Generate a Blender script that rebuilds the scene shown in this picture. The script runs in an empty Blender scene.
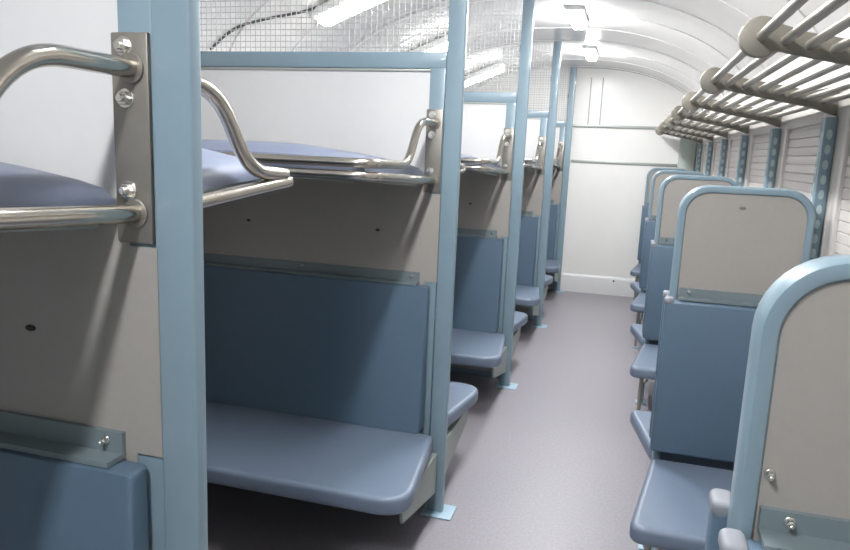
import bpy, bmesh, math, random
from mathutils import Vector, Matrix
random.seed(4)
S = bpy.context.scene
COL = S.collection
D = 1.95                      # distance between partitions along the coach
XL, XR = -1.52, 1.46          # side walls
YN, YE = -4.6, 5.97           # near and far end walls
PI = math.pi

# ------------------------------------------------------------------ materials
def mat(name, col, rough=.5, metal=0., noise=0., nscale=20., bump=0., bscale=200., emit=None, spec=.5, coat=0., tint=None):
    m = bpy.data.materials.new(name); m.use_nodes = True
    nt = m.node_tree; N = nt.nodes; L = nt.links
    b = N['Principled BSDF']
    b.inputs['Roughness'].default_value = rough
    b.inputs['Metallic'].default_value = metal
    b.inputs['Specular IOR Level'].default_value = spec
    b.inputs['Coat Weight'].default_value = coat
    b.inputs['Base Color'].default_value = (*col, 1)
    tc = N.new('ShaderNodeTexCoord')
    if noise:
        t = N.new('ShaderNodeTexNoise'); t.inputs['Scale'].default_value = nscale; t.inputs['Detail'].default_value = 4
        L.new(tc.outputs['Object'], t.inputs['Vector'])
        mx = N.new('ShaderNodeMix'); mx.data_type = 'RGBA'
        c2 = tint or tuple(max(0, c*(1-noise)) for c in col)
        c1 = tuple(min(1, c*(1+noise*.5)) for c in col)
        mx.inputs['A'].default_value = (*c1, 1); mx.inputs['B'].default_value = (*c2, 1)
        L.new(t.outputs['Fac'], mx.inputs['Factor']); L.new(mx.outputs['Result'], b.inputs['Base Color'])
    if bump:
        t2 = N.new('ShaderNodeTexNoise'); t2.inputs['Scale'].default_value = bscale; t2.inputs['Detail'].default_value = 3
        L.new(tc.outputs['Object'], t2.inputs['Vector'])
        bp = N.new('ShaderNodeBump'); bp.inputs['Strength'].default_value = bump; bp.inputs['Distance'].default_value = .002
        L.new(t2.outputs['Fac'], bp.inputs['Height']); L.new(bp.outputs['Normal'], b.inputs['Normal'])
    if emit:
        b.inputs['Emission Color'].default_value = (*emit[:3], 1); b.inputs['Emission Strength'].default_value = emit[3]
    return m

M = dict(
    panel=mat('beige and shaded laminate', (.33, .31, .285), .38, noise=.06, nscale=60, bump=.12, bscale=400),  # own beige on the seat boards; painted-in shade on lower_panel
    white=mat('white laminate', (.66, .655, .65), .35, noise=.03, nscale=30),
    endwall=mat('end wall laminate', (.80, .79, .76), .30, noise=.03, nscale=8),
    endpost=mat('grey green enamel', (.42, .47, .44), .4, noise=.05),
    ceil=mat('glossy ceiling laminate', (.66, .65, .635), .16, noise=.04, nscale=5),
    wall=mat('side wall laminate', (.50, .475, .44), .4, noise=.05, nscale=10),
    blue=mat('pale blue enamel', (.20, .28, .33), .35, noise=.07, nscale=14, coat=.2),
    bluedk=mat('grey blue enamel', (.15, .235, .28), .4, noise=.08, nscale=14),
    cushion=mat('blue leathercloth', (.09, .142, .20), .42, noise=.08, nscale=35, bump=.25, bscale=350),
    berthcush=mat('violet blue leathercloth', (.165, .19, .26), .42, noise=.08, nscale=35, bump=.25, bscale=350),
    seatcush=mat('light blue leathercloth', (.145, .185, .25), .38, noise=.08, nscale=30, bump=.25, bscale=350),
    steel=mat('stainless steel', (.56, .52, .46), .22, 1., noise=.1, nscale=25),
    plate=mat('brushed steel plate', (.29, .27, .24), .42, .65, noise=.15, nscale=30),
    bolt=mat('bright zinc bolt', (.80, .78, .74), .25, 1.),
    wire=mat('galvanised wire', (.52, .52, .51), .4, .6),
    floor=mat('grey vinyl floor', (.285, .268, .295), .40, noise=.28, nscale=70, bump=.15, bscale=150),
    bracket=mat('grey green painted steel', (.29, .33, .30), .45, noise=.06),
    foot=mat('light blue foot plate', (.32, .46, .55), .4, noise=.1, nscale=40),
    rack=mat('satin aluminium tube', (.40, .375, .325), .36, .8, noise=.1, nscale=20),
    arm=mat('cast aluminium bracket', (.20, .185, .155), .5, .3, noise=.12, nscale=30),
    dark=mat('black rubber', (.02, .02, .022), .6),
    slot=mat('light enamel slot', (.42, .52, .53), .5),
    angle=mat('grey blue painted angle', (.16, .20, .215), .4, noise=.06),
    trimgrey=mat('grey aluminium trim', (.38, .40, .38), .4, .3),
    shutter=mat('beige shutter enamel', (.60, .565, .54), .42, noise=.05, nscale=12),
    cap=mat('light corner cap', (.22, .23, .255), .6),
    lamp=mat('white lamp housing', (.75, .75, .74), .4),
    glow=mat('lit diffuser', (.9, .9, .9), .5, emit=(.975, .985, 1, 235.)),
    glowbay=mat('lit bay diffuser', (.9, .9, .9), .5, emit=(1, .98, .95, 20.)),
)

# ------------------------------------------------------------------ mesh helpers
def box(bm, x0, x1, y0, y1, z0, z1, bev=0., seg=2):
    x0, x1 = sorted((x0, x1)); y0, y1 = sorted((y0, y1)); z0, z1 = sorted((z0, z1))
    r = bmesh.ops.create_cube(bm, size=1)
    vs = r['verts']
    for v in vs:
        v.co = Vector(((x0+x1)/2 + v.co.x*(x1-x0), (y0+y1)/2 + v.co.y*(y1-y0), (z0+z1)/2 + v.co.z*(z1-z0)))
    if bev:
        es = list({e for v in vs for e in v.link_edges})
        bmesh.ops.bevel(bm, geom=es, offset=min(bev, .49*min(x1-x0, y1-y0, z1-z0)), segments=seg, affect='EDGES', profile=.5)
    return bm

def smooth_path(pts, rad, n=6):
    """round the corners of a polyline with radius rad"""
    pts = [Vector(p) for p in pts]; out = [pts[0]]
    for a, b, c in zip(pts, pts[1:], pts[2:]):
        u = (a-b); w = (c-b); r = min(rad, .48*u.length, .48*w.length)
        p0 = b+u.normalized()*r; p1 = b+w.normalized()*r
        for i in range(n+1):
            t = i/n
            out.append((1-t)**2*p0 + 2*t*(1-t)*b + t*t*p1)
    out.append(pts[-1]); return out

def tube(bm, pts, r, n=12, cap=True):
    pts = [Vector(p) for p in pts]; rings = []
    T = [(pts[min(i+1, len(pts)-1)]-pts[max(i-1, 0)]).normalized() for i in range(len(pts))]
    up = Vector((0, 0, 1)) if abs(T[0].z) < .9 else Vector((1, 0, 0))
    nx = T[0].cross(up).normalized()
    for p, t in zip(pts, T):
        nx = (nx - t*nx.dot(t)).normalized(); ny = t.cross(nx)
        rings.append([bm.verts.new(p + r*(math.cos(2*PI*k/n)*nx + math.sin(2*PI*k/n)*ny)) for k in range(n)])
    for a, b in zip(rings, rings[1:]):
        for k in range(n):
            bm.faces.new((a[k], a[(k+1) % n], b[(k+1) % n], b[k]))
    if cap:
        bm.faces.new(rings[0][::-1]); bm.faces.new(rings[-1])
    return bm

def prism(bm, outline, axis, a0, a1, bev=0., seg=3):
    """extrude a 2-D outline along an axis ('x','y' or 'z') from a0 to a1"""
    def P(u, v, a): return {'x': (a, u, v), 'y': (u, a, v), 'z': (u, v, a)}[axis]
    A = [bm.verts.new(P(u, v, a0)) for u, v in outline]; B = [bm.verts.new(P(u, v, a1)) for u, v in outline]
    n = len(A); f0 = bm.faces.new(A[::-1]); f1 = bm.faces.new(B)
    sides = [bm.faces.new((A[i], A[(i+1) % n], B[(i+1) % n], B[i])) for i in range(n)]
    bmesh.ops.recalc_face_normals(bm, faces=[f0, f1]+sides)
    if bev:
        es = list(set(f0.edges) | set(f1.edges))
        bmesh.ops.bevel(bm, geom=es, offset=bev, segments=seg, affect='EDGES', profile=.5)
        if bev > .01:   # a narrow ring so the flat faces shade flat
            ax = 'xyz'.index(axis); lo, hi = min(a0, a1), max(a0, a1)
            big = [f for f in bm.faces if len(f.verts) > 8 and all(abs(v.co[ax]-lo) < 1e-5 for v in f.verts) or len(f.verts) > 8 and all(abs(v.co[ax]-hi) < 1e-5 for v in f.verts)]
            bmesh.ops.inset_individual(bm, faces=big, thickness=.006)
    return bm

def rrect(x0, x1, y0, y1, r, n=6, corners=(1, 1, 1, 1)):
    """rounded rectangle outline; corners flags: (x1,y1),(x0,y1),(x0,y0),(x1,y0)"""
    out = []
    for (cx, cy, a, f) in ((x1, y1, 0, corners[0]), (x0, y1, 90, corners[1]), (x0, y0, 180, corners[2]), (x1, y0, 270, corners[3])):
        rr = r*f if f else .03
        sx = 1 if cx == x1 else -1; sy = 1 if cy == y1 else -1
        for i in range(n+1):
            t = math.radians(a+90*i/n)
            out.append((cx-sx*rr+rr*math.cos(t), cy-sy*rr+rr*math.sin(t)))
    return out

def rpoly(pts, radii, n=8):
    """polygon with rounded corners"""
    out = []
    for i, (p, r) in enumerate(zip(pts, radii)):
        b = Vector(p); u = Vector(pts[i-1])-b; w = Vector(pts[(i+1) % len(pts)])-b
        p0 = b+u.normalized()*r; p1 = b+w.normalized()*r
        for k in range(n+1):
            t = k/n; q = (1-t)**2*p0+2*t*(1-t)*b+t*t*p1; out.append((q.x, q.y))
    return out

def lathe_bolt(bm, x, z, y, s=-1, r=.011):
    """hex head with a washer and a round thread end, sticking out along s*y"""
    for (rr, y0, y1, n) in ((r*1.35, 0, .003, 20), (r, .003, .012, 6), (r*.55, .012, .019, 12)):
        prism(bm, [(x+rr*math.cos(2*PI*k/n), z+rr*math.sin(2*PI*k/n)) for k in range(n)], 'y', y+s*y0, y+s*y1, .001, 1)
    return bm

def obj(name, bm, m, parent=None, smooth=True, loc=None):
    bmesh.ops.recalc_face_normals(bm, faces=bm.faces)
    me = bpy.data.meshes.new(name); bm.to_mesh(me); bm.free()
    me.materials.append(M[m] if isinstance(m, str) else m)
    if smooth:
        me.polygons.foreach_set('use_smooth', [len(p.vertices) <= 8 for p in me.polygons])
        me.set_sharp_from_angle(angle=math.radians(38))
    o = bpy.data.objects.new(name, me); COL.objects.link(o)
    if parent: o.parent = parent
    if loc: o.location = loc
    return o

def BM(): return bmesh.new()
def bx(*a, **k): return box(BM(), *a, **k)

def thing(name, label, cat, loc=(0, 0, 0), group=None):
    o = bpy.data.objects.new(name, None); COL.objects.link(o)
    o.empty_display_size = .05; o.location = loc; o['label'] = label; o['category'] = cat
    if group: o['group'] = group
    return o

def tag(o, label, cat, group=None):
    o['label'] = label; o['category'] = cat
    if group: o['group'] = group
    return o

def struct(o):
    o['kind'] = 'structure'; return o

def kids(o): return [c for c in COL.objects if c.parent == o]

def dup(root, loc, label):
    """a copy of a thing with its parts and their sub-parts"""
    r = root.copy(); COL.objects.link(r); r.location = loc; r['label'] = label
    for ch in kids(root):
        c = ch.copy(); COL.objects.link(c); c.parent = r
        for g in kids(ch):
            d = g.copy(); COL.objects.link(d); d.parent = c
    return r

# ------------------------------------------------------------------ the coach shell
def zc(x):
    """height of the arched ceiling above x"""
    t = max(0., 1-abs(x/1.52)**2.4)
    return 2.15+.62*t**(1/1.6)

struct(obj('floor', bx(XL-.05, 1.53, YN, YE+.05, -.06, 0), 'floor', smooth=False))
def xs_list():
    return [1.52*math.sin(a) for a in [(-90+180*i/60)*PI/180 for i in range(61)]]
bm = BM(); xs = xs_list()
lo = [(x, zc(x)) for x in xs]; hi = [(x*1.04, zc(x)+.06) for x in xs]
hi[0] = (-1.60, 2.15); hi[-1] = (1.60, 2.15)
prism(bm, lo+hi[::-1], 'y', YN, YE+.05)
struct(obj('ceiling', bm, 'ceil'))
# transverse cover strips following the arch of the ceiling
for i, y in enumerate([-3.95+.65*k for k in range(16)]):
    if min(abs(y-kk*D-.03) for kk in range(-1, 4)) < .06: continue
    b2 = BM(); a = [(x*.999, zc(x)-.0005) for x in xs[2:-2]]; c = [(x*.994, zc(x)-.005) for x in xs[2:-2]]
    prism(b2, a+c[::-1], 'y', y-.012, y+.012)
    struct(obj('trim_%d' % (i+10), b2, 'ceil'))
struct(obj('wall_left', bx(-1.60, XL, YN, YE+.05, 0, 2.155), 'wall', smooth=False))
struct(obj('wall_near', bx(XL, 1.5, YN-.05, YN, 0, 2.8), 'bluedk', smooth=False))
struct(obj('wall_far', bx(XL, 1.5, YE, YE+.05, 0, 2.8), 'endwall', smooth=False))
# right side wall: a skin with window openings, windows set into them
WIN = [(-.95+1.06*k+.17, -.95+1.06*k+.89) for k in range(-2, 6)]
WZ0, WZ1 = 1.02, 1.90
def wall_with_holes(x0, x1, holes):
    b = BM()
    ys = [YN]+[v for h in holes for v in h]+[YE+.05]
    box(b, x0, x1, YN, YE+.05, 0, WZ0); box(b, x0, x1, YN, YE+.05, WZ1, 2.28)
    for a, c in zip(ys[0::2], ys[1::2]): box(b, x0, x1, a, c, WZ0, WZ1)
    return b
struct(obj('wall_right', wall_with_holes(XR, 1.55, WIN), 'wall', smooth=False))
for n, (a, c) in enumerate(WIN):
    b = BM()   # frame around the opening
    box(b, XR-.004, XR+.05, a-.03, a+.012, WZ0-.03, WZ1+.03, .004); box(b, XR-.004, XR+.05, c-.012, c+.03, WZ0-.03, WZ1+.03, .004)
    box(b, XR-.004, XR+.05, a+.012, c-.012, WZ0-.03, WZ0+.012, .004); box(b, XR-.004, XR+.05, a+.012, c-.012, WZ1-.012, WZ1+.03, .004)
    w = struct(obj('window_%d' % (n+1), b, 'shutter'))
    s = BM(); k = 0; z = WZ0+.015
    while z < WZ1-.03:
        prism(s, [(XR+.016, z), (XR+.010, z+.004), (XR+.0105, z+.036), (XR+.016, z+.0398)], 'y', a+.014, c-.014); z += .04
    obj('shutter', s, 'shutter', w, smooth=False)
    obj('backing_panel', bx(XR+.0155, XR+.046, a+.012, c-.012, WZ0+.012, WZ1-.012), 'shutter', w, smooth=False)
# mouldings
b = bx(0.0, 1.25, YE-.014, YE, 1.635, 1.668, .004); struct(obj('trim_1', b, 'trimgrey'))
b = bx(-1.5, 1.45, YE-.02, YE, 2.065, 2.10, .005); struct(obj('trim_2', b, 'trimgrey'))
for n, x in enumerate((.16, .30)):
    struct(obj('trim_%d' % (n+3), bx(x, x+.012, YE-.01, YE, 2.10, 2.66, .003), 'trimgrey'))
struct(obj('trim_6', bx(1.255, 1.44, YE-.07, YE-.001, 0, 2.06, .01), 'endpost'))
b = BM(); prism(b, [(YE, 0), (YE-.022, 0), (YE-.022, .20), (YE-.012, .225), (YE, .235)], 'x', -1.5, 1.25)
SK = struct(obj('baseboard_far', b, 'white'))
b = BM(); prism(b, [(XR, 0), (XR-.018, 0), (XR-.018, .12), (XR, .13)], 'y', YN, YE-.08); struct(obj('baseboard_right', b, 'endpost'))
b = BM(); prism(b, [(XL, 0), (XL+.018, 0), (XL+.018, .12), (XL, .13)], 'y', YN, YE-.03); struct(obj('baseboard_left', b, 'endpost'))
o = obj('screw', prism(BM(), [(.012*math.cos(k*PI/6), .012*math.sin(k*PI/6)) for k in range(12)], 'y', 0, -.008, .002, 1), 'dark', SK, loc=(.64, YE-.022, .185))

# ------------------------------------------------------------------ left side: partitions
PX0 = XL+.002
def arch_prism(b, x0, x1, z0, y0, y1, drop=.004, n=24):
    top = [(x0+(x1-x0)*i/n, zc(x0+(x1-x0)*i/n)-drop) for i in range(n+1)]
    prism(b, [(x0, z0), (x1, z0)]+top[::-1], 'y', y0, y1)
    return b

def make_partition(label):
    t = thing('partition', label, 'partition', group='blue framed partitions along the left of the aisle')
    p = obj('post', prism(BM(), rrect(-.086, -.009, 0, .034, .006, 3), 'z', .006, zc(0)-.004), 'blue', t)
    obj('base_plate', bx(-.105, .045, -.05, .085, 0.0005, .008, .002), 'foot', p)
    obj('upper_panel', bx(PX0, -.145, .022, .048, 1.60, 2.058), 'white', t, smooth=False)
    obj('lower_panel', prism(BM(), [(PX0, .10), (-.145, .10), (-.145, 1.12), (-.088, 1.12), (-.088, 1.518), (-.145, 1.518), (-.145, 1.598), (PX0, 1.598)], 'y', .006, .064), 'panel', t, smooth=False)  # same laminate as upper_panel; shade below the berth put into its darker colour
    b = BM(); box(b, PX0, -.088, .008, .062, 2.058, 2.128, .005); obj('top_rail', b, 'blue', t)
    obj('panel_bead', bx(PX0, -.145, .014, .021, 2.046, 2.057, .002), 'trimgrey', t)
    b = BM(); box(b, -.16, -.09, .010, .060, .05, 2.128, .005); obj('stile', b, 'blue', t)
    obj('bottom_rail', bx(PX0, -.16, .014, .056, .05, .10, .004), 'bluedk', t)
    # welded wire screen up to the arch of the ceiling
    b = BM(); step = .026; r = .0017; x = -.11
    while x > PX0+.06:
        top = zc(x)-.012
        if top > 2.15: box(b, x-r, x+r, .033, .036, 2.125, top)
        x -= step
    z = 2.15
    while z < 2.68:
        xx = -.10
        x = -.10
        while x > PX0+.03 and zc(x)-.012 > z: x -= .01
        if x < -.2: box(b, x, -.088, .036, .039, z-r, z+r)
        z += step
    obj('wire_screen', b, 'wire', t, smooth=False)
    b = BM(); xs2 = [-1.49+i*(1.40/40) for i in range(41)]
    prism(b, [(x, zc(x)-.003) for x in xs2]+[(x, zc(x)-.016) for x in xs2][::-1], 'y', .026, .046)
    obj('arch_rail', b, 'white', t)
    # thin flat strips tying the stile to the post
    for z in (.32, .95, 1.45, 1.95, 2.4): obj('spacer', bx(-.092, -.078, .012, .03, z, z+.05), 'bluedk', t)
    for x in (-1.043, -.378):
        n = 14; b = prism(BM(), [(x+.011*math.cos(2*PI*i/n), 1.34+.006*math.sin(2*PI*i/n)) for i in range(n)], 'y', .0065, .0015, .001, 1)
        obj('cover_cap', b, 'dark', t)
    return t

PLAB = ['blue framed beige partition nearest the camera, its pale blue post standing at the left',
        'second blue framed partition from the camera, wide white upper panel under a wire screen',
        'third blue framed partition along the left of the aisle, with a narrow strip of white panel',
        'fourth blue framed partition on the left, second from the far end wall',
        'last blue framed partition on the left, close against the white end wall']
YS = [(k-1)*D for k in range(5)]
p0 = make_partition(PLAB[0]); p0.location = (0, YS[0], 0)
for k in range(1, 5): dup(p0, (0, YS[k], 0), PLAB[k])

# ------------------------------------------------------------------ left side: padded benches (front faces the camera, back faces away)
def make_bench(s, label):
    """s=-1: on the camera side of the partition, s=+1: on the far side"""
    def Y(d): return -d if s < 0 else .07+d          # distance out from the partition
    t = thing('padded_bench', label, 'bench', group='blue padded benches left of the aisle')
    c = BM()
    d0, d1, xe = .065, (.718 if s < 0 else .64), -.006
    prism(c, rpoly([(PX0+.02, Y(d0)), (-.05, Y(d0)), (.035, Y(d1)), (PX0+.02, Y(d1))], [.03, .03, .15, .03]), 'z', .350, .424, .02, 4)
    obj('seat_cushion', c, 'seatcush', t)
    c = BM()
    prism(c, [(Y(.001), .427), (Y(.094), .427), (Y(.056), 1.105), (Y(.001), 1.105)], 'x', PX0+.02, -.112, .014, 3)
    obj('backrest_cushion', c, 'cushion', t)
    # metal angle clamping the top edge of the backrest
    c = BM(); prism(c, [(Y(-.0055), 1.107), (Y(.045), 1.107), (Y(.045), 1.118), (Y(.004), 1.118), (Y(.004), 1.160), (Y(-.0055), 1.160)], 'x', PX0+.02, -.169)
    a = obj('top_angle', c, 'angle', t)
    for x in (-1.3, -.75, -.205): obj('screw', lathe_bolt(BM(), x, 1.142, Y(.004), s, .006), 'bolt', a)
    # wedge shaped side bracket and seat bearers
    for x in (-.048, -1.46):
        c = BM(); prism(c, [(Y(.57), .322), (Y(.04), .322), (Y(.04), .126), (Y(.545), .240)], 'x', x, x+.012)
        k = obj('side_bracket', c, 'bracket', t)
        obj('flange', bx(x-.035, x-.0005, Y(.04), Y(.57), .312, .322, .002, 1), 'bracket', k)
    for d in (.12, .50): obj('bearer', bx(-1.47, -.05, Y(d), Y(d+.04), .323, .339, .004), 'bluedk', t)
    obj('seat_board', bx(PX0+.04, xe-.06, Y(.09), Y(d1-.09), .3395, .3495), 'dark', t)
    return t

BF = ['blue padded bench nearest the camera, its backrest top just showing at the lower left corner',
      'wide blue padded bench at centre left, facing the camera under the second partition\'s berth',
      'third camera-facing blue bench, seen between the second and third left posts',
      'fourth camera-facing blue bench on the left, narrow strip before the fourth post',
      'small farthest camera-facing blue bench on the left near the end wall']
BB = ['blue bench hidden behind the nearest left post, on the back of that partition',
      'bench end peeking out behind the second left post, facing away from the camera',
      'bench end peeking out behind the third left post, facing away from the camera',
      'bench end peeking out behind the fourth left post, facing the far end wall']
f0 = make_bench(-1, BF[0]); f0.location = (0, YS[0], 0)
for k in range(1, 5): dup(f0, (0, YS[k], 0), BF[k])
b0 = make_bench(1, BB[0]); b0.location = (0, YS[0], 0)
for k in range(1, 4): dup(b0, (0, YS[k], 0), BB[k])

# ------------------------------------------------------------------ left side: upper berths with steel rails
def make_berth(s, label):
    def Y(d): return -d if s < 0 else .07+d
    t = thing('upper_berth', label, 'berth', group='steel railed upper berths left of the aisle')
    dF = .78 if s < 0 else .475
    zA, zF = 1.578, 1.616                         # the berth rises slightly away from the partition
    XE = -.125
    R = .0165
    # lower rail: from the plate along the aisle edge, round the corner and along the front
    b = BM()
    if s < 0:
        path = smooth_path([(XE, Y(-.004), zA), (XE, Y(dF), zF), (PX0+.01, Y(dF), zF)], .10, 10)
        tube(b, path, R)
    else:
        tube(b, [(XE, Y(-.004), zA), (XE, Y(dF+.03), zF)], R)
        obj('front_rail', tube(BM(), [(XE-.01, Y(dF), zF-.004), (PX0+.01, Y(dF), zF-.004)], R*.95), 'steel', t)
    obj('lower_rail', b, 'steel', t)
    # guard hoop: leaves the plate near its top, drops to the front edge
    b = BM()
    if s < 0:
        path = smooth_path([(XE, Y(-.004), 1.826), (XE, Y(.235), 1.826), (XE, Y(.375), 1.648), (XE, Y(dF), 1.658), (PX0+.01, Y(dF), 1.658)], .085, 8)
    else:
        path = smooth_path([(XE, Y(-.004), 1.83), (XE, Y(.19), 1.815), (XE, Y(.315), 1.645), (XE, Y(dF+.01), 1.634)], .085, 8)
    tube(b, path, R); obj('guard_rail', b, 'steel', t)
    # steel plate bolted to the stile
    pl = obj('bracket_plate', bx(-.166, -.092, Y(-.010), Y(0.0), 1.525, 1.886, .003), 'plate', t)
    for z in (1.862, 1.776, 1.618): obj('bolt', lathe_bolt(BM(), -.138, z, Y(0.0), s, .0125), 'bolt', pl)
    for z in (1.826, zA):
        n = 18; c = prism(BM(), [(XE+.026*math.cos(2*PI*i/n), z+.026*math.sin(2*PI*i/n)) for i in range(n)], 'y', Y(.0005), Y(.005), .001, 1)
        obj('weld_collar', c, 'plate', pl)
    # tray, cross bearers and cushion follow the slope
    def slope(d): return zA + (zF-zA)*d/dF
    b = BM(); prism(b, [(Y(.02), slope(.02)+.012), (Y(dF-.02), slope(dF)+.008), (Y(dF-.02), slope(dF)-.002), (Y(.02), slope(.02)+.002)], 'x', PX0+.01, XE-.04)
    for x in (-1.4, -.95, -.5, -.2):
        c = prism(BM(), [(Y(.02), slope(.02)+.002), (Y(dF-.02), slope(dF)-.002), (Y(dF-.02), slope(dF)-.018), (Y(.02), slope(.02)-.03)], 'x', x-.012, x+.012)
        obj('bearer', c, 'bracket', t)
    obj('tray', b, 'bracket', t)
    b = BM()
    n = 18; dA, dB = .012, dF-.028; top = []
    # rounded, slightly crowned pad: built as a lofted grid
    NX, NY = 30, 12; x0, x1 = PX0+.02, XE-.03
    def crown_y(u):
        edge = math.sqrt(max(0, 1-(1-min(1, min(u, 1-u)/.04))**2))
        return edge*(.68+.32*math.sin(PI/2*min(1, u/.32)))*(.55+.45*math.sin(PI/2*min(1, (1-u)/.15)))
    def crown(u):
        e = min(u, 1-u); return min(1., math.sqrt(max(0., 1-(1-min(e/.10, 1))**2)))
    grid = []
    for i in range(NX+1):
        row = []
        ux = i/NX; ux = .5-.5*math.cos(PI*ux)
        for j in range(NY+1):
            uy = .5-.5*math.cos(PI*j/NY); d = dA+(dB-dA)*uy
            e = min(ux, 1-ux)*1.35; thick = .008+.084*(.42*math.sqrt(1-(1-min(1, e/.03))**2)+.58*math.sin(PI/2*min(1, e/.38)))*crown_y(uy)
            row.append(b.verts.new((x0+(x1-x0)*ux, Y(d), slope(d)+.014+thick)))
        grid.append(row)
    base = [[b.verts.new((v.co.x, v.co.y, slope(dA+(dB-dA)*(.5-.5*math.cos(PI*j/NY)))+.013)) for j, v in enumerate(r)] for r in grid]
    for i in range(NX):
        for j in range(NY):
            b.faces.new((grid[i][j], grid[i+1][j], grid[i+1][j+1], grid[i][j+1]))
            b.faces.new((base[i][j], base[i][j+1], base[i+1][j+1], base[i+1][j]))
    for i in range(NX):
        b.faces.new((base[i][0], base[i+1][0], grid[i+1][0], grid[i][0])); b.faces.new((base[i+1][NY], base[i][NY], grid[i][NY], grid[i+1][NY]))
    for j in range(NY):
        b.faces.new((base[0][j+1], base[0][j], grid[0][j], grid[0][j+1])); b.faces.new((base[NX][j], base[NX][j+1], grid[NX][j+1], grid[NX][j]))
    obj('cushion', b, 'berthcush', t)
    return t

UF = ['steel railed upper berth nearest the camera, cut by the left edge of the photo',
      'upper berth with long steel front rail crossing the white panel left of second post',
      'upper berth with steel rail between the second and third left posts',
      'upper berth with steel rail between the third and fourth left posts',
      'tiny farthest upper berth on the left, just before the last post']
UB = ['upper berth behind the nearest left post, its steel guard hoop sloping down to the right',
      'upper berth mostly hidden behind the second left post, facing away',
      'upper berth mostly hidden behind the third left post, facing away',
      'upper berth mostly hidden behind the fourth left post, facing away']
u0 = make_berth(-1, UF[0]); u0.location = (0, YS[0], 0)
for k in range(1, 5): dup(u0, (0, YS[k], 0), UF[k])
v0 = make_berth(1, UB[0]); v0.location = (0, YS[0], 0)
for k in range(1, 4): dup(v0, (0, YS[k], 0), UB[k])

# ------------------------------------------------------------------ right side: round topped seat boards and single benches
RX0, RX1, RZ = .912, 1.415, 1.618
def arch_outline(x0, x1, z0, z1, r, n=10):
    out = [(x0, z0), (x1, z0)]
    for i in range(n+1):
        a = PI/2*i/n; out.append((x1-r+r*math.cos(a), z1-r+r*math.sin(a)))
    for i in range(n+1):
        a = PI/2+PI/2*i/n; out.append((x0+r+r*math.cos(a), z1-r+r*math.sin(a)))
    return out

def make_board(label, RZ=RZ):
    t = thing('seat_board', label, 'seat back', group='round topped seat boards along the right of the aisle')
    b = BM(); w = .032
    # rounded flat tube bent round the edge of the board
    o1 = arch_outline(RX0, RX1, .012, RZ, .115); i1 = arch_outline(RX0+w, RX1-w, .012, RZ-w, .085)
    a = o1[1:]+[o1[0]]; c = i1[1:]+[i1[0]]
    prof = [(0, -.026), (.5, -.031), (1, -.026), (1, .026), (.5, .031), (0, .026)]
    rings = []
    for (xo, zo), (xi, zi) in zip(a, c):
        rings.append([b.verts.new((xo+(xi-xo)*u, y, zo+(zi-zo)*u)) for u, y in [(.0, -.02), (.18, -.029), (.5, -.032), (.82, -.029), (1, -.02), (1, .02), (.82, .029), (.5, .032), (.18, .029), (0, .02)]])
    n = len(rings[0])
    for p, q in zip(rings, rings[1:]):
        for k in range(n): b.faces.new((p[k], p[(k+1) % n], q[(k+1) % n], q[k]))
    b.faces.new(rings[0]); b.faces.new(rings[-1][::-1])
    obj('frame', b, 'blue', t)
    b = BM(); prism(b, arch_outline(RX0+w-.004, RX1-w+.004, .505, RZ-w+.004, .085), 'y', -.022, .022)
    obj('panel', b, 'panel', t)
    for s in (-1, 1): obj('cover_cap', prism(BM(), [(1.15+.013*math.cos(i*PI/6), 1.535+.006*math.sin(i*PI/6)) for i in range(12)], 'y', s*.022, s*.026), 'arm', t)
    obj('crossbar', bx(RX0+w, RX1-w, -.018, .018, .30, .35, .004), 'bluedk', t)
    for x in (RX0, RX1-w): obj('base_plate', bx(x-.02, x+w+.02, -.032, .032, .0005, .012, .003), 'foot', t)
    return t

def make_single(s, label, dz=0.):
    def Y(d): return s*d
    t = thing('padded_bench', label, 'bench', group='short blue benches right of the aisle')
    d1 = .68 if s < 0 else .53
    c = BM(); prism(c, rpoly([(1.41, Y(.05)), (.905, Y(.05)), (.812, Y(d1)), (1.41, Y(d1))], [.03, .035, .06, .03]), 'z', .385, .455, .022, 4)
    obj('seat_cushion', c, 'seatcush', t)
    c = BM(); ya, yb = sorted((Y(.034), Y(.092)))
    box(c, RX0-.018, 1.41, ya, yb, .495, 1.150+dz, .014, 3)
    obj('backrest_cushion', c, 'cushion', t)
    c = BM(); prism(c, [(Y(u), v+dz) for u, v in ((.0225, 1.154), (.082, 1.154), (.082, 1.164), (.032, 1.164), (.032, 1.195), (.0225, 1.195))], 'x', RX0+.034, 1.38)
    a = obj('top_angle', c, 'angle', t)
    for x in (.985, 1.3): obj('screw', lathe_bolt(BM(), x, 1.181+dz, Y(.032), s, .006), 'bolt', a)
    c = BM(); prism(c, rrect(RX0-.021, RX0+.016, *sorted((Y(.034), Y(.095))), .014, 4), 'z', 1.132+dz, 1.160+dz, .009, 3)
    obj('corner_cap', c, 'cap', t)
    for x in (.93, 1.36): obj('side_bracket', prism(BM(), [(Y(.46), .362), (Y(.035), .362), (Y(.035), .16), (Y(.44), .30)], 'x', x, x+.012), 'bracket', t)
    obj('seat_board', bx(.925, 1.39, Y(.08), Y(.46), .366, .384, .004), 'dark', t)
    obj('bearer', bx(.895, 1.38, Y(.42), Y(.45), .335, .365, .004), 'bluedk', t)
    if s < 0:
        g = obj('leg', tube(BM(), [(.90, Y(.435), .34), (.90, Y(.435), .012)], .013), 'rack', t)
        c = BM(); prism(c, [(.90+.03*math.cos(i*PI/8), Y(.435)+.03*math.sin(i*PI/8)) for i in range(16)], 'z', .0005, .013, .003, 1); obj('leg_foot', c, 'foot', g)
    return t

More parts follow.
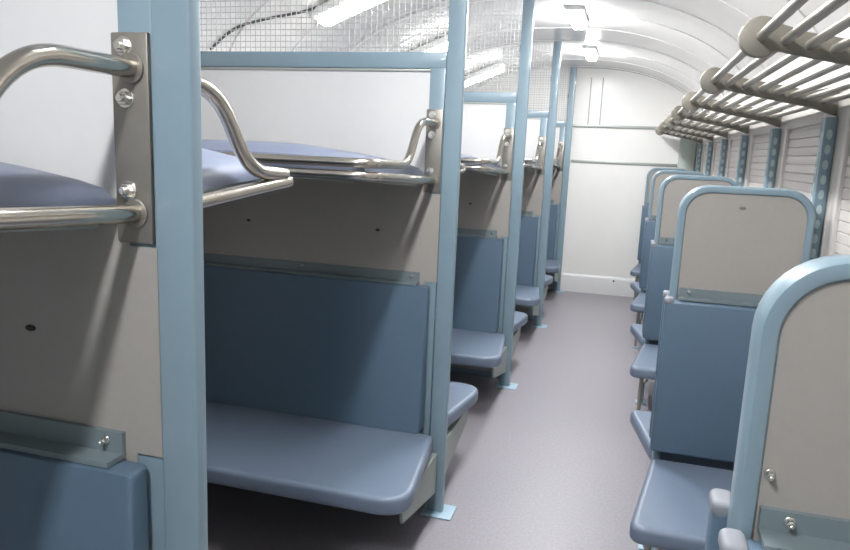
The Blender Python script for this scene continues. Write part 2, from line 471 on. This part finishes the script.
RL = ['large beige seat board with rounded blue rim, nearest the camera at the right edge',
      'second beige seat board on the right, whole rounded top visible above a blue backrest',
      'third beige seat board on the right, its left rim showing behind the second',
      'fourth seat board on the right, thin blue rim behind the third',
      'farthest seat board on the right, closest to the white end wall']
YR = [k*D+.035 for k in range(-1, 4)]
r0 = make_board(RL[0], 1.59); r0.location = (-.012, YR[0], 0)
obj('screw', lathe_bolt(BM(), .953, 1.267, -.022, -1, .006), 'bolt', r0)
r0 = make_board(RL[1]); r0.location = (0, YR[1], 0)
for k in range(2, 5): dup(r0, (0, YR[k], 0), RL[k])
SF = ['short blue bench on nearest right board, only its backrest top at lower right corner',
      'short blue bench in front of the second right board, seat cushion fully visible',
      'short blue bench on the third right board, seat corner poking into the aisle',
      'short blue bench on the fourth right board, small seat corner beside the aisle',
      'smallest short blue bench on the right, on the farthest board']
SB = ['short bench behind nearest right board, its light corner cap left of the rim',
      'short bench behind the second right board, pale seat edge beside the aisle',
      'short bench behind the third right board, pale seat edge beside the aisle',
      'short bench behind the fourth right board, tiny pale seat edge beside the aisle']
s0 = make_single(-1, SF[0], .022); s0.location = (-.012, YR[0], 0)
s0 = make_single(-1, SF[1]); s0.location = (0, YR[1], 0)
for k in range(2, 5): dup(s0, (0, YR[k], 0), SF[k])
q0 = make_single(1, SB[0], .022); q0.location = (-.012, YR[0], 0)
q0 = make_single(1, SB[1]); q0.location = (0, YR[1], 0)
for k in range(2, 4): dup(q0, (0, YR[k], 0), SB[k])

# ------------------------------------------------------------------ right side: tubular luggage rack on slotted uprights
t = thing('luggage_rack', 'long tubular metal luggage rack with round ended brackets above the right seats', 'luggage rack', (1.46, .11, 0))
RY = [-2.01, -.95, .11, 1.17, 2.23, 3.29, 4.35, 5.41]
NT = 8
def rackp(i):
    x = 1.0+.058*i; return x, 2.032-.075*i/(NT-1)
for i in range(NT):
    x, z = rackp(i)
    b = BM(); tube(b, [(x-1.46, -2.3-.11, z), (x-1.46, 5.86-.11, z)], .0125, 12); obj('tube', b, 'rack', t)
for y in RY:
    b = BM(); n = 20; yy = y-.11
    up = []; r0_ = .052
    out = [(1.0-1.46+r0_*math.cos(a), 2.032+r0_*math.sin(a)) for a in [math.radians(40+280*i/n) for i in range(n+1)]]
    out += [(-.36, 1.985), (-.10, 1.935), (-.004, 1.905), (-.004, 2.02), (-.10, 1.998), (-.36, 2.045)]
    prism(b, out, 'y', yy-.014, yy+.014, .006, 2)
    obj('bracket_arm', b, 'arm', t)
    b = BM(); box(b, -.046, -.001, yy-.032, yy+.032, 1.30, 1.90, .005)
    base = set(b.faces); z = 1.34
    while z < 1.85:
        o_ = [(yy+.011*math.cos(a), z+.021*math.sin(a)) for a in [2*PI*i/14 for i in range(14)]]
        prism(b, o_, 'x', -.0485, -.045)
        prism(b, [(-.024+.010*math.cos(2*PI*i/14), z+.029+.019*math.sin(2*PI*i/14)) for i in range(14)], 'y', yy-.0345, yy-.031); z += .058
    for p in b.faces:
        if p not in base: p.material_index = 1
    u = obj('upright', b, 'blue', t); u.data.materials.append(M['slot'])

# ------------------------------------------------------------------ lamps and ceiling cable
def make_lamp(name, label, w, l, h, glow, group):
    """ceiling fitting w across, l along, hanging h below its origin"""
    t = thing(name, label, 'lamp', group=group)
    b = BM(); box(b, -w/2, w/2, -l/2, l/2, -h, 0.0, .012, 3); obj('housing', b, 'lamp', t)
    b = BM(); prism(b, rrect(-w/2+.018, w/2-.018, -l/2+.018, l/2-.018, .03, 5), 'z', -h-.032, -h+.002, .008, 2); obj('diffuser', b, glow, t)
    return t
LY = [(-3.15, 'aisle ceiling lamp behind the camera'), (-1.22, 'aisle ceiling lamp above the nearest seats, out of the frame top'),
      (.72, 'aisle ceiling lamp just beyond the second left post, out of the frame top'), (2.60, 'bright aisle ceiling lamp nearest the camera in view'), (4.46, 'bright aisle ceiling lamp beyond the nearer one in view')]
l0 = None
for y, lab in LY:
    if l0 is None:
        l0 = make_lamp('ceiling_lamp', lab, .13, .62, .045, 'glow', 'lamps along the aisle ceiling'); l0.location = (.23, y, zc(.23)+.012)
    else: dup(l0, (.23, y, zc(.23)+.012), lab)
l1 = None
for y, lab in [(1.10, 'bright bay lamp seen through the wire screen left of the second post'), (2.93, 'bright bay lamp seen beside the second left post'),
               (4.90, 'bright bay lamp seen through the third left screen')]:
    if l1 is None:
        l1 = make_lamp('ceiling_lamp', lab, .52, .20, .05, 'glowbay', 'lamps over the left bays'); l1.location = (-.98, y, 2.60); l1.rotation_euler = (0, -.38, 0)
    else: dup(l1, (-.98, y, 2.60), lab)

cab = [(-1.485, .38, 2.19), (-1.45, .48, 2.285), (-1.405, .56, 2.345), (-1.33, .75, 2.415), (-1.235, .94, 2.48), (-1.17, 1.02, 2.522)]
b = BM(); tube(b, smooth_path(cab, .08), .008, 8)
tag(obj('cable', b, 'dark'), 'thin black cable running up the ceiling cove behind the wire screen', 'cable')

# ------------------------------------------------------------------ world, camera, view
w = bpy.data.worlds.new('World'); S.world = w; w.use_nodes = True
w.node_tree.nodes['Background'].inputs['Color'].default_value = (.8, .9, 1, 1)
w.node_tree.nodes['Background'].inputs['Strength'].default_value = .05

f, pitch, yaw, roll = 695.01, math.radians(10.188), math.radians(15.845), math.radians(2.3995)
C = Vector((.70618, -2.98898, 1.70979))
fw = Vector((-math.sin(yaw)*math.cos(pitch), math.cos(yaw)*math.cos(pitch), -math.sin(pitch)))
rr0 = Vector((math.cos(yaw), math.sin(yaw), 0)); uu0 = rr0.cross(fw)
rr = rr0*math.cos(roll)+uu0*math.sin(roll); uu = -rr0*math.sin(roll)+uu0*math.cos(roll)
cd = bpy.data.cameras.new('camera'); co = bpy.data.objects.new('camera', cd); COL.objects.link(co)
R3 = Matrix((rr, uu, -fw)).transposed()
co.matrix_world = Matrix.Translation(C) @ R3.to_4x4()
cd.sensor_width = 36; cd.sensor_fit = 'HORIZONTAL'; cd.lens = f*36/850; cd.clip_start = .02
S.camera = co
vs = S.view_settings
vs.view_transform = 'Standard'; vs.look = 'None'; vs.gamma = 1; vs.use_curve_mapping = False
vs.exposure = 0.0
